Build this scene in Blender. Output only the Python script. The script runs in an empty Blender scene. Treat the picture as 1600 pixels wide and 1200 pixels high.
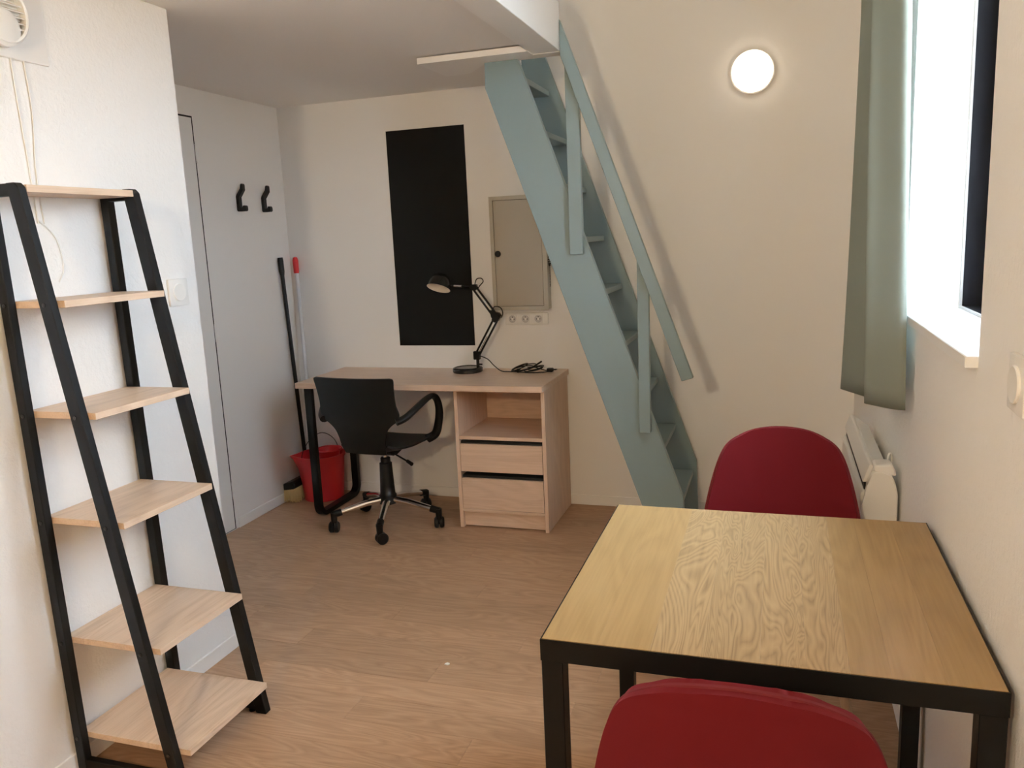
import bpy, bmesh, math, random
from mathutils import Vector, Matrix, Euler
random.seed(7); RNG = random.Random(21)
S = bpy.context.scene
COL = S.collection
PI = math.pi

# ------------------------------------------------------------------ camera
cam_d = bpy.data.cameras.new('camera'); cam = bpy.data.objects.new('camera', cam_d); COL.objects.link(cam)
YAW, PITCH, ROLL, FPX, H = 0.32061, 0.177247, 0.044445, 1269.95, 1.465
def cam_matrix():
    cy, sy, cp, sp = math.cos(YAW), math.sin(YAW), math.cos(PITCH), math.sin(PITCH)
    f = Vector((-sy*cp, cy*cp, -sp)); r = Vector((cy, sy, 0)); d = f.cross(r)
    c, s = math.cos(ROLL), math.sin(ROLL)
    R = c*r + s*d; Dn = -s*r + c*d
    m = Matrix((( R.x, -Dn.x, -f.x, 0), (R.y, -Dn.y, -f.y, 0), (R.z, -Dn.z, -f.z, H), (0, 0, 0, 1)))
    return m
cam.matrix_world = cam_matrix()
cam_d.sensor_fit = 'HORIZONTAL'; cam_d.sensor_width = 36; cam_d.lens = 36*FPX/1600
cam_d.clip_start = 0.02
S.camera = cam

# ------------------------------------------------------------------ world, daylight, exposure
S.view_settings.view_transform = 'Standard'; S.view_settings.look = 'None'
S.view_settings.exposure = 0.18; S.view_settings.gamma = 1; S.view_settings.use_curve_mapping = False
S.cycles.max_bounces = 14; S.cycles.diffuse_bounces = 10          # white room: keep the inter-reflection
w = bpy.data.worlds.new('sky'); S.world = w; w.use_nodes = True
bg = w.node_tree.nodes['Background']; bg.inputs[1].default_value = 27.0
_wt = w.node_tree
_tc = _wt.nodes.new('ShaderNodeTexCoord'); _sx = _wt.nodes.new('ShaderNodeSeparateXYZ'); _rp = _wt.nodes.new('ShaderNodeValToRGB'); _mr = _wt.nodes.new('ShaderNodeMapRange')
_mr.inputs['From Min'].default_value = -1.0; _wt.links.new(_tc.outputs['Generated'], _sx.inputs[0]); _wt.links.new(_sx.outputs[2], _mr.inputs[0]); _wt.links.new(_mr.outputs[0], _rp.inputs[0])
_rp.color_ramp.elements[0].position = .47; _rp.color_ramp.elements[0].color = (.20, .195, .18, 1)      # ground outside
_rp.color_ramp.elements[1].position = .54; _rp.color_ramp.elements[1].color = (.68, .835, 1.0, 1)       # overcast sky
_wt.links.new(_rp.outputs[0], bg.inputs[0])
# sampling portal for the sky light that comes in through the window
pd = bpy.data.lights.new('window_portal', 'AREA'); pd.shape = 'RECTANGLE'; pd.size = 0.94; pd.size_y = 1.74
pd.cycles.is_portal = True
po = bpy.data.objects.new('window_portal', pd); COL.objects.link(po)
po.location = (0.77, 2.17, 2.08); po.rotation_euler = (0, PI/2, 0)
po.rotation_euler = Vector((-1, 0, 0)).to_track_quat('-Z', 'Y').to_euler()

# ------------------------------------------------------------------ materials
def mat(name, color, rough=0.5, metal=0.0, spec=0.5, emit=None, estr=0, trans=0, ior=1.45, coat=0, sheen=0):
    m = bpy.data.materials.new(name); m.use_nodes = True
    b = m.node_tree.nodes['Principled BSDF']
    b.inputs['Base Color'].default_value = (*color, 1); b.inputs['Roughness'].default_value = rough
    b.inputs['Metallic'].default_value = metal; b.inputs['Specular IOR Level'].default_value = spec
    if emit: b.inputs['Emission Color'].default_value = (*emit, 1); b.inputs['Emission Strength'].default_value = estr
    if trans: b.inputs['Transmission Weight'].default_value = trans; b.inputs['IOR'].default_value = ior
    if coat: b.inputs['Coat Weight'].default_value = coat; b.inputs['Coat Roughness'].default_value = 0.2
    if sheen: b.inputs['Sheen Weight'].default_value = sheen; b.inputs['Sheen Roughness'].default_value = 0.45
    return m
def nd(m, t, **kw):
    n = m.node_tree.nodes.new(t)
    for k, v in kw.items():
        if hasattr(n, k): setattr(n, k, v)
        else: n.inputs[k].default_value = v
    return n
def lk(m, a, b): m.node_tree.links.new(a, b)
def bump(m, scale, strength, dist=0.003, detail=4, stretch=(1, 1, 1), rough=0.55, color_var=None):
    tc = nd(m, 'ShaderNodeTexCoord'); mp = nd(m, 'ShaderNodeMapping'); mp.inputs['Scale'].default_value = stretch
    no = nd(m, 'ShaderNodeTexNoise'); no.inputs['Scale'].default_value = scale; no.inputs['Detail'].default_value = detail
    no.inputs['Roughness'].default_value = rough
    bp = nd(m, 'ShaderNodeBump'); bp.inputs['Strength'].default_value = strength; bp.inputs['Distance'].default_value = dist
    lk(m, tc.outputs['Object'], mp.inputs[0]); lk(m, mp.outputs[0], no.inputs['Vector'])
    lk(m, no.outputs['Fac'], bp.inputs['Height'])
    b = m.node_tree.nodes['Principled BSDF']; lk(m, bp.outputs[0], b.inputs['Normal'])
    if color_var:
        n2 = nd(m, 'ShaderNodeTexNoise'); n2.inputs['Scale'].default_value = 2.2; n2.inputs['Detail'].default_value = 3
        rp = nd(m, 'ShaderNodeValToRGB'); rp.color_ramp.elements[0].position = .35; rp.color_ramp.elements[1].position = .65
        rp.color_ramp.elements[0].color = (*color_var[0], 1); rp.color_ramp.elements[1].color = (*color_var[1], 1)
        lk(m, tc.outputs['Object'], n2.inputs['Vector']); lk(m, n2.outputs['Fac'], rp.inputs[0]); lk(m, rp.outputs[0], b.inputs['Base Color'])
    return m
def wood(name, dark, mid, light, axis='Y', rings=9.0, grain=60.0, rough=0.45, contrast=1.0, coat=0.0, objrand=True, bumpk=0.15, tone=0.12, freq=14.0):
    """procedural timber: stretched noise warps growth rings; fine pores along the grain"""
    m = mat(name, mid, rough, spec=0.4, coat=coat)
    b = m.node_tree.nodes['Principled BSDF']
    tc = nd(m, 'ShaderNodeTexCoord'); oi = nd(m, 'ShaderNodeObjectInfo')
    vm = nd(m, 'ShaderNodeVectorMath', operation='ADD'); cx = nd(m, 'ShaderNodeCombineXYZ')
    ml = nd(m, 'ShaderNodeMath', operation='MULTIPLY'); ml.inputs[1].default_value = 37.0
    _sr = nd(m, 'ShaderNodeSeparateColor'); lk(m, oi.outputs['Color'], _sr.inputs[0]); RND = _sr.outputs[0]
    lk(m, RND, ml.inputs[0]); lk(m, ml.outputs[0], cx.inputs[0]); lk(m, ml.outputs[0], cx.inputs[2]); lk(m, ml.outputs[0], cx.inputs[1])
    lk(m, tc.outputs['Object'], vm.inputs[0])
    if objrand: lk(m, cx.outputs[0], vm.inputs[1])
    mp = nd(m, 'ShaderNodeMapping'); st = {'X': (0.16, 1, 1), 'Y': (1, 0.16, 1), 'Z': (1, 1, 0.16)}[axis]
    mp.inputs['Scale'].default_value = st; lk(m, vm.outputs[0], mp.inputs[0])
    n1 = nd(m, 'ShaderNodeTexNoise'); n1.inputs['Scale'].default_value = rings; n1.inputs['Detail'].default_value = 2.5
    n1.inputs['Roughness'].default_value = .5; n1.inputs['Distortion'].default_value = .6
    lk(m, mp.outputs[0], n1.inputs['Vector'])
    mm = nd(m, 'ShaderNodeMath', operation='MULTIPLY'); mm.inputs[1].default_value = freq; lk(m, n1.outputs['Fac'], mm.inputs[0])
    fr = nd(m, 'ShaderNodeMath', operation='PINGPONG'); fr.inputs[1].default_value = 0.5; lk(m, mm.outputs[0], fr.inputs[0])
    mp2 = nd(m, 'ShaderNodeMapping'); st2 = {'X': (0.035, 1, 1), 'Y': (1, 0.035, 1), 'Z': (1, 1, 0.035)}[axis]
    mp2.inputs['Scale'].default_value = st2; lk(m, vm.outputs[0], mp2.inputs[0])
    n2 = nd(m, 'ShaderNodeTexNoise'); n2.inputs['Scale'].default_value = grain*4; n2.inputs['Detail'].default_value = 3
    lk(m, mp2.outputs[0], n2.inputs['Vector'])
    a = nd(m, 'ShaderNodeMath', operation='MULTIPLY'); a.inputs[1].default_value = 1.1*contrast; lk(m, fr.outputs[0], a.inputs[0])
    c = nd(m, 'ShaderNodeMath', operation='MULTIPLY_ADD'); c.inputs[1].default_value = 0.55; lk(m, n2.outputs['Fac'], c.inputs[0]); lk(m, a.outputs[0], c.inputs[2])
    rp = nd(m, 'ShaderNodeValToRGB'); e = rp.color_ramp.elements
    e[0].position = .12; e[0].color = (*dark, 1); e[1].position = .85; e[1].color = (*light, 1)
    k = e.new(.45); k.color = (*mid, 1); lk(m, c.outputs[0], rp.inputs[0])
    hs = nd(m, 'ShaderNodeHueSaturation'); mr = nd(m, 'ShaderNodeMapRange'); mr.inputs['To Min'].default_value = 1-tone; mr.inputs['To Max'].default_value = 1+tone
    lk(m, _sr.outputs[1], mr.inputs[0]); lk(m, mr.outputs[0], hs.inputs['Value']); lk(m, rp.outputs[0], hs.inputs['Color'])
    lk(m, hs.outputs[0], b.inputs['Base Color'])
    bp = nd(m, 'ShaderNodeBump'); bp.inputs['Strength'].default_value = bumpk; bp.inputs['Distance'].default_value = 0.001
    lk(m, c.outputs[0], bp.inputs['Height']); lk(m, bp.outputs[0], b.inputs['Normal'])
    return m

WALLC = (0.85, 0.84, 0.82)
M_plaster = bump(mat('rough_white_plaster', WALLC, 0.62), 62, 0.42, 0.006, detail=5, rough=.6)
M_plaster_back = bump(mat('painted_back_wall', WALLC, 0.6), 45, 0.14, 0.003, detail=4)
M_smooth = bump(mat('smooth_white_paint', WALLC, 0.5), 8, 0.05, 0.004)
M_ceil = bump(mat('ceiling_paint', (0.84, 0.825, 0.80), 0.75), 30, 0.12, 0.003)
M_white = mat('white_gloss_paint', (0.87, 0.86, 0.84), 0.4)
M_sill = mat('white_sill', (0.82, 0.82, 0.82), 0.35)
M_plastic = mat('white_plastic', (0.80, 0.79, 0.76), 0.35)
M_rad = mat('heater_white', (0.76, 0.75, 0.71), 0.35)
M_floor = wood('floor_planks', (0.32, 0.18, 0.098), (0.42, 0.25, 0.142), (0.52, 0.335, 0.205), 'X', rings=9, grain=45, rough=0.40, contrast=.5, tone=.10, bumpk=.06)
M_shelf = wood('shelf_board', (0.50, 0.345, 0.235), (0.62, 0.45, 0.315), (0.69, 0.52, 0.38), 'Y', rings=5, grain=50, contrast=.5, tone=.04, bumpk=.04)
M_desk = wood('beech_laminate', (0.56, 0.385, 0.27), (0.67, 0.48, 0.345), (0.73, 0.54, 0.395), 'X', rings=4, grain=55, rough=.32, contrast=.35, tone=.03, bumpk=.03)
M_deskv = wood('beech_laminate_vertical', (0.56, 0.385, 0.27), (0.67, 0.48, 0.345), (0.73, 0.54, 0.395), 'Z', rings=4, grain=55, contrast=.35, tone=.03, bumpk=.03)
M_oak = wood('oak_stave', (0.21, 0.13, 0.058), (0.36, 0.235, 0.112), (0.45, 0.31, 0.158), 'Y', rings=12, grain=40, rough=0.36, contrast=.62, tone=.05, bumpk=.16, freq=30)
M_oak2 = wood('plain_oak_stave', (0.30, 0.18, 0.070), (0.37, 0.232, 0.096), (0.42, 0.272, 0.120), 'Y', rings=5, grain=45, rough=0.36, contrast=.35, tone=.06, bumpk=.08)
M_leg = wood('beech_leg', (0.40, 0.26, 0.15), (0.50, 0.34, 0.21), (0.56, 0.40, 0.26), 'Z', rings=4, grain=50, contrast=.4, tone=.03, bumpk=.03)
M_stair = bump(mat('grey_green_paint', (0.215, 0.295, 0.308), 0.42), 30, 0.05, 0.002)
M_steel = bump(mat('black_powder_steel', (0.006, 0.006, 0.006), 0.42, spec=.22), 300, 0.06, 0.0006)
M_black = mat('black_plastic', (0.006, 0.006, 0.006), 0.42, spec=.3)
M_blackg = mat('black_lacquer', (0.008, 0.008, 0.008), 0.25)
M_board = mat('blackboard_paint', (0.006, 0.006, 0.006), 0.7, spec=.2)
M_dark = mat('dark_gap', (0.01, 0.009, 0.008), 0.8)
M_chrome = mat('chrome', (0.85, 0.85, 0.85), 0.12, metal=1)
M_alu = mat('white_pole', (0.70, 0.71, 0.73), 0.3)
M_red = mat('red_plastic', (0.62, 0.028, 0.03), 0.38)
M_velvet = bump(mat('red_velvet', (0.115, 0.004, 0.007), 0.85, sheen=0.25, spec=.2), 500, 0.15, 0.001)
_b = M_velvet.node_tree.nodes['Principled BSDF']; _b.inputs['Sheen Tint'].default_value = (.8, .15, .2, 1)
M_pipe = mat('dark_red_piping', (0.13, 0.004, 0.008), 0.8)
M_box = mat('cabinet_enamel', (0.43, 0.39, 0.32), 0.35)
M_boxf = mat('cabinet_frame_enamel', (0.47, 0.44, 0.37), 0.4)
M_bristle = mat('yellow_bristles', (0.74, 0.58, 0.28), 0.8)
M_wframe = mat('black_window_frame', (0.010, 0.010, 0.013), 0.7, spec=.15)
M_seal = mat('grey_seal', (0.55, 0.54, 0.53), 0.6)
M_lampw = mat('lamp_inside_white', (0.8, 0.74, 0.66), 0.35)
M_glass = mat('window_glass', (1, 1, 1), 0.0, trans=1, ior=1.02, spec=.2)
M_clear = mat('grey_plate', (0.80, 0.785, 0.76), 0.3)
M_lamp = mat('wall_lamp_glow', (1, 1, 1), 0.3, emit=(1, 0.86, 0.68), estr=5)
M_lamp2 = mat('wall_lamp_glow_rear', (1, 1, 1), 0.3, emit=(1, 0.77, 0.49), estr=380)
M_crumb = mat('plaster_crumb', (0.8, 0.78, 0.75), 0.8)
M_cord = mat('white_cord', (0.78, 0.77, 0.74), 0.5)
# curtain: thin cloth lets some daylight through
M_curt = bpy.data.materials.new('sage_curtain_cloth'); M_curt.use_nodes = True
_b = M_curt.node_tree.nodes['Principled BSDF']; _b.inputs['Base Color'].default_value = (0.235, 0.26, 0.22, 1); _b.inputs['Roughness'].default_value = 0.6
_t = nd(M_curt, 'ShaderNodeBsdfTranslucent'); _t.inputs[0].default_value = (0.30, 0.35, 0.31, 1)
_x = nd(M_curt, 'ShaderNodeMixShader'); _x.inputs[0].default_value = 0.13
lk(M_curt, _b.outputs[0], _x.inputs[1]); lk(M_curt, _t.outputs[0], _x.inputs[2]); lk(M_curt, _x.outputs[0], M_curt.node_tree.nodes['Material Output'].inputs[0])

# ------------------------------------------------------------------ helpers
def wloc(o):
    v = Vector((0, 0, 0))
    while o: v += o.location; o = o.parent
    return v
def obj(name, bm, m, parent=None, smooth=False, local=False, origin=None):
    """bmesh in world coordinates (or local=True) -> one object"""
    off = Vector((0, 0, 0)); 
    if parent and not local: off = wloc(parent)
    if origin is not None: off = off*0 + Vector(origin)
    if off.length: bmesh.ops.translate(bm, vec=-off, verts=bm.verts)
    bmesh.ops.recalc_face_normals(bm, faces=bm.faces)
    me = bpy.data.meshes.new(name); bm.to_mesh(me); bm.free()
    if smooth:
        me.polygons.foreach_set('use_smooth', [True]*len(me.polygons))
        try: me.set_sharp_from_angle(angle=math.radians(38))
        except Exception: pass
    ms = m if isinstance(m, (list, tuple)) else [m]
    for k in ms: me.materials.append(k)
    o = bpy.data.objects.new(name, me); COL.objects.link(o)
    o.color = (RNG.random(), RNG.random(), RNG.random(), 1)      # read by the timber materials: one figure and tone per board
    if parent: o.parent = parent
    if origin is not None: o.location = Vector(origin) - (wloc(parent) if parent else Vector((0, 0, 0)))
    return o
def thing(name, label, cat, loc, group=None, rz=0):
    o = bpy.data.objects.new(name, None); o.empty_display_size = .1; COL.objects.link(o)
    o.location = loc; o.rotation_euler = (0, 0, rz); o['label'] = label; o['category'] = cat
    if group: o['group'] = group
    return o
def tag(o, label, cat, group=None):
    o['label'] = label; o['category'] = cat
    if group: o['group'] = group
    return o
def struct(o): o['kind'] = 'structure'; return o
def NB(): return bmesh.new()
def box(bm, x0, x1, y0, y1, z0, z1, bev=0, rot=None, seg=1):
    r = bmesh.ops.create_cube(bm, size=1)
    vs = r['verts']
    for v in vs:
        v.co = Vector((x0+(v.co.x+.5)*(x1-x0), y0+(v.co.y+.5)*(y1-y0), z0+(v.co.z+.5)*(z1-z0)))
    if bev:
        es = list({e for v in vs for e in v.link_edges})
        r2 = bmesh.ops.bevel(bm, geom=es, offset=bev, segments=seg, affect='EDGES', profile=.5)
    return bm
def prism(bm, pts, axis, a, b, bev=0):
    """extrude polygon (2-D pts) along axis from a to b. axis 'y': pts=(x,z); 'x': (y,z); 'z': (x,y)"""
    def P(p, t):
        return {'y': (p[0], t, p[1]), 'x': (t, p[0], p[1]), 'z': (p[0], p[1], t)}[axis]
    v0 = [bm.verts.new(P(p, a)) for p in pts]; v1 = [bm.verts.new(P(p, b)) for p in pts]
    n = len(pts); fs = [bm.faces.new(v0), bm.faces.new(v1[::-1])]
    for i in range(n): fs.append(bm.faces.new((v0[i], v0[(i+1) % n], v1[(i+1) % n], v1[i])))
    if bev:
        es = list({e for f in fs for e in f.edges})
        bmesh.ops.bevel(bm, geom=es, offset=bev, segments=1, affect='EDGES')
    return bm
def frame_of(d, up=None):
    d = d.normalized(); u = Vector(up) if up else (Vector((0, 0, 1)) if abs(d.z) < .95 else Vector((1, 0, 0)))
    s = d.cross(u).normalized(); return s, s.cross(d).normalized()
def tube(bm, pts, rad, n=12, cap=True, flat=1.0, up=None, closed=False):
    """tube through pts, radius (or list), flat = second half axis ratio"""
    pts = [Vector(p) for p in pts]; N = len(pts); rings = []
    rs = rad if isinstance(rad, (list, tuple)) else [rad]*N
    prev = None
    for i, p in enumerate(pts):
        if closed: d = pts[(i+1) % N]-pts[i-1]
        else: d = pts[min(i+1, N-1)]-pts[max(i-1, 0)]
        s, t = frame_of(d, up)
        if prev and not up:
            s = (prev - d.normalized()*prev.dot(d.normalized())).normalized(); t = s.cross(d.normalized())
        prev = s
        rings.append([bm.verts.new(p+s*math.cos(2*PI*k/n)*rs[i]+t*math.sin(2*PI*k/n)*rs[i]*flat) for k in range(n)])
    M = N if closed else N-1
    for i in range(M):
        a, b = rings[i], rings[(i+1) % N]
        for k in range(n): bm.faces.new((a[k], a[(k+1) % n], b[(k+1) % n], b[k]))
    if cap and not closed: bm.faces.new(rings[0][::-1]); bm.faces.new(rings[-1])
    return bm
def beam(bm, p0, p1, w, h, up=(0, 0, 1), bev=0):
    """rectangular bar from p0 to p1, w across, h along up"""
    p0, p1 = Vector(p0), Vector(p1); d = (p1-p0).normalized(); s = d.cross(Vector(up)).normalized(); t = s.cross(d).normalized()
    vs = []
    for p in (p0, p1):
        vs.append([bm.verts.new(p+s*a*w/2+t*b*h/2) for a, b in ((-1, -1), (1, -1), (1, 1), (-1, 1))])
    fs = [bm.faces.new(vs[0][::-1]), bm.faces.new(vs[1])]
    for k in range(4): fs.append(bm.faces.new((vs[0][k], vs[0][(k+1) % 4], vs[1][(k+1) % 4], vs[1][k])))
    if bev: bmesh.ops.bevel(bm, geom=list({e for f in fs for e in f.edges}), offset=bev, segments=2, affect='EDGES')
    return bm
def lathe(bm, prof, c=(0, 0, 0), n=32, axis='z', rot=None):
    """prof list of (r, h)"""
    c = Vector(c); rings = []
    for r, h in prof:
        ring = []
        if r < 1e-6:
            v = Vector((0, 0, h)); ring = [v]
        else: ring = [Vector((r*math.cos(2*PI*k/n), r*math.sin(2*PI*k/n), h)) for k in range(n)]
        out = []
        for v in ring:
            if axis == 'y': v = Vector((v.x, -v.z, v.y))    # height runs toward -y
            if axis == 'x': v = Vector((v.z, v.x, v.y))
            if axis == '-x': v = Vector((-v.z, v.x, v.y))
            if rot: v = rot @ v
            out.append(bm.verts.new(c+v))
        rings.append(out)
    for a, b in zip(rings, rings[1:]):
        for k in range(n):
            if len(a) == 1 and len(b) == 1: continue
            if len(a) == 1: bm.faces.new((a[0], b[k], b[(k+1) % n]))
            elif len(b) == 1: bm.faces.new((a[k], a[(k+1) % n], b[0]))
            else: bm.faces.new((a[k], a[(k+1) % n], b[(k+1) % n], b[k]))
    if len(rings[0]) > 1: bm.faces.new(rings[0][::-1])
    if len(rings[-1]) > 1: bm.faces.new(rings[-1])
    return bm
def catmull(pts, sub=6, closed=False):
    P = [Vector(p) for p in pts]; out = []; n = len(P)
    R = range(n if closed else n-1)
    for i in R:
        if closed: p0, p1, p2, p3 = P[i-1], P[i], P[(i+1) % n], P[(i+2) % n]
        else: p0, p1, p2, p3 = P[max(i-1, 0)], P[i], P[i+1], P[min(i+2, n-1)]
        for k in range(sub):
            t = k/sub
            out.append(.5*((2*p1)+(p2-p0)*t+(2*p0-5*p1+4*p2-p3)*t*t+(3*p1-p0-3*p2+p3)*t**3))
    if not closed: out.append(P[-1])
    return out

# ------------------------------------------------------------------ room shell
XR, XL, XD, YB, YF, ZL, ZT = 0.358, -1.92, -2.74, 4.206, -1.08, 2.255, 3.95
YE = 2.366                      # end of the left wall
WY0, WY1, WZ0, WZ1 = 1.70, 2.642, 1.21, 2.95   # window opening
bm = NB(); box(bm, XD-.1, XR+.45, YF-.1, YB+.1, -.12, -.012); floor = struct(obj('floor', bm, M_dark))
PW = 0.130; row = 0; y = YF
nplank = 0
while y < YB:
    y1 = min(y+PW, YB); off = (row*0.47+random.uniform(-.12, .12)) % 1.15
    x = XD - off; xe = XR
    while x < xe:
        a, b = max(x, XD), min(x+1.15, xe)
        if b-a > .02:
            bm = NB(); box(bm, a+.0004, b-.0004, y+.0004, y1-.0004, -.012, 0)
            for v in bm.verts: pass
            obj('plank', bm, M_floor, floor, origin=((a+b)/2, (y+y1)/2, 0)); nplank += 1
        x += 1.15
    y += PW; row += 1
bm = NB(); box(bm, XD-.1, XR+.45, YB, YB+.12, 0, ZT); struct(obj('wall_back', bm, M_plaster_back))
bm = NB(); box(bm, XD-.1, XR+.45, YF-.12, YF, 0, ZT); struct(obj('wall_front', bm, M_plaster_back))
bm = NB(); box(bm, XL-.12, XL, YF, YE, 0, ZL, bev=.004); struct(obj('wall_left', bm, M_plaster))
bm = NB(); box(bm, XD-.1, XD, YF, YB, 0, ZT); struct(obj('wall_entry', bm, M_smooth))
bm = NB(); TW = .42
box(bm, XR, XR+TW, YF, WY0, 0, ZT); box(bm, XR, XR+TW, WY1, YB, 0, ZT)
box(bm, XR, XR+TW, WY0, WY1, 0, WZ0-.024); box(bm, XR, XR+TW, WY0, WY1, WZ1, ZT)
struct(obj('wall_right', bm, M_plaster))
# ceiling under the sleeping loft, and the high ceiling above the void
SW0 = -1.25                                    # stair well: x > SW0, y > 3.56
bm = NB(); box(bm, XD, -.905, YF, 3.56, ZL, 2.415); box(bm, XD, SW0, 3.56, YB, ZL, 2.415); struct(obj('ceiling', bm, M_ceil))
bm = NB(); box(bm, XD-.1, XR+.45, YF-.1, YB+.1, ZT, ZT+.1); struct(obj('ceiling_upper', bm, M_ceil))
# loft edge beam and the board under the stair head
bm = NB(); box(bm, -1.005, -.880, YF, 3.485, 2.225, 2.418, bev=.002); struct(obj('trim_1', bm, M_white))
bm = NB()
prism(bm, [(-1.50, 3.41), (-1.0, 3.41), (-1.0, 3.487), (-.885, 3.487), (-.885, 3.56), (-1.245, 3.56), (-1.37, 3.715), (-1.49, 3.72)], 'z', 2.223, 2.248)
struct(obj('trim_2', bm, M_white))
# baseboards
bb = .056
bm = NB(); box(bm, XD, XR, YB-.008, YB, 0, bb, bev=.002); struct(obj('baseboard_back', bm, M_smooth))
bm = NB(); box(bm, XL, XL+.008, YF, YE+.008, 0, bb, bev=.002); box(bm, XL-.12, XL+.008, YE, YE+.008, 0, bb, bev=.002); struct(obj('baseboard_left', bm, M_smooth))
bm = NB(); box(bm, XD, XD+.008, 3.49, YB, 0, bb, bev=.002); struct(obj('baseboard_entry', bm, M_smooth))
bm = NB(); box(bm, XR-.008, XR, YF, YB, 0, bb, bev=.002); struct(obj('baseboard_right', bm, M_smooth))
# door in the entry wall
bm = NB(); box(bm, XD-.001, XD+.0012, 2.62, 3.4675, .004, 2.1205); gap = obj('door_1', bm, M_dark); struct(gap)
bm = NB(); box(bm, XD, XD+.003, 2.63, 3.4585, .008, 2.112, bev=.0008); obj('door_leaf', bm, M_smooth, gap)
for z in (1.943, 1.055, .216):
    bm = NB(); tube(bm, [(XD+.010, 3.464, z-.045), (XD+.010, 3.464, z+.045)], .0065, 10)
    box(bm, XD, XD+.006, 3.464, 3.478, z-.035, z+.035)
    hg = obj('hinge', bm, M_smooth, gap)

# window (recess lining is the wall; sill, frame, glass are its parts)
bm = NB()
fx0, fx1 = .505, .60
def rect_frame(bm, x0, x1, y0, y1, z0, z1, t):
    box(bm, x0, x1, y0, y0+t, z0, z1); box(bm, x0, x1, y1-t, y1, z0, z1)
    box(bm, x0, x1, y0+t, y1-t, z0, z0+t); box(bm, x0, x1, y0+t, y1-t, z1-t, z1)
rect_frame(bm, fx0, fx1, WY0, WY1, WZ0, WZ1, .006)
rect_frame(bm, fx0+.05, fx1, WY0+.006, WY1-.006, WZ0+.006, WZ1-.006, .085)
win = struct(obj('window_1', bm, M_wframe))
bm = NB(); rect_frame(bm, fx0-.007, fx0-.0005, WY0-.0005, WY1+.0005, WZ0-.0005, WZ1, .007); obj('seal', bm, M_seal, win)
bm = NB(); box(bm, .578, .584, WY0+.04, WY1-.04, WZ0+.04, WZ1-.04); obj('pane', bm, M_glass, win)
bm = NB(); box(bm, XR-.022, fx0, WY0+.002, WY1-.001, WZ0-.024, WZ0, bev=.002); obj('window_sill', bm, M_sill, win)

# ------------------------------------------------------------------ blackboard panel
bm = NB(); box(bm, -2.061, -1.602, YB-.0035, YB-.0005, .888, 2.071); tag(obj('blackboard', bm, M_board), 'tall matt black blackboard panel on back wall above desk', 'blackboard')

# ------------------------------------------------------------------ mill stair
st = thing('loft_stair', 'steep grey green wooden stair rising to the loft beside the back wall', 'stair', (-.45, 3.85, 0))
def stringer(y0, y1, ztop):
    xt = -1.083
    bm = NB()
    k = .3575
    xl = lambda z: -.585-.3525*(z-.269)
    xr = lambda z: -.391-k*(z-.290)
    pts = [(-.49, 0), (-.385, 0), (-.391, .290), (xr(ztop), ztop), (-1.234 if ztop < 2.3 else xl(ztop), ztop)]
    if ztop < 2.3: pts.append((-1.236, 2.117))
    prism(bm, pts, 'y', y0, y1, bev=.0015); return bm
obj('stringer', stringer(3.530, 3.560, 2.223), M_stair, st)
obj('stringer', stringer(4.142, 4.172, 2.42), M_stair, st)
t0 = None
for k in range(1, 10):
    z = .2425*k+.002; xn = -.408-.362*(z-.246)
    if k == 1:
        bm = NB(); box(bm, xn-.135, xn, 3.560, 4.142, z-.026, z, bev=.002)
        t0 = obj('tread', bm, M_stair, st); base = (xn, z)
    else:
        c = t0.copy(); COL.objects.link(c); c.location = (xn-base[0], 0, z-base[1])
# balusters and handrail
def rail_low(x): return .832+(-.389-x)*2.79           # lower/left edge height of rail at x
def rail_hi(x): return .846+(-.340-x)*2.79
for xa, xb, zb in ((-.869, -.811, 1.384), (-.578, -.529, .592)):
    bm = NB(); prism(bm, [(xa, zb), (xb, zb), (xb, rail_low(xb)+.03), (xa, rail_low(xa)+.03)], 'y', 3.500, 3.530, bev=.0015)
    obj('baluster', bm, M_stair, st)
bm = NB(); prism(bm, [(-.389, .832), (-.340, .846), (-.8785, rail_hi(-.8785)), (-.8785, 2.206)], 'y', 3.470, 3.500, bev=.002)
obj('handrail', bm, M_stair, st)

# ------------------------------------------------------------------ wall lamps
def wall_lamp(name, c, ny, label, glow):
    t = thing(name, label, 'lamp', (c[0], c[1], c[2]), 'round glowing wall lamps')
    R = Matrix.Identity(3) if ny < 0 else Matrix.Rotation(PI, 3, 'Z')
    bm = NB(); lathe(bm, [(.085, 0), (.100, .006), (.100, .022), (.094, .026)], c, 48, 'y', R); obj('lamp_base', bm, M_plastic, t, True)
    bm = NB(); lathe(bm, [(.0935, .024), (.0935, .034), (.088, .042), (.07, .049), (.035, .054), (0, .055)], c, 48, 'y', R); obj('diffuser', bm, glow, t, True)
    return t
wall_lamp('wall_lamp', (-.131, YB, 2.187), -1, 'round white glowing wall lamp high on the back wall', M_lamp)
wall_lamp('wall_lamp', (-.70, YF, 2.05), 1, 'round white glowing wall lamp on the wall behind the viewer', M_lamp2)

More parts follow.
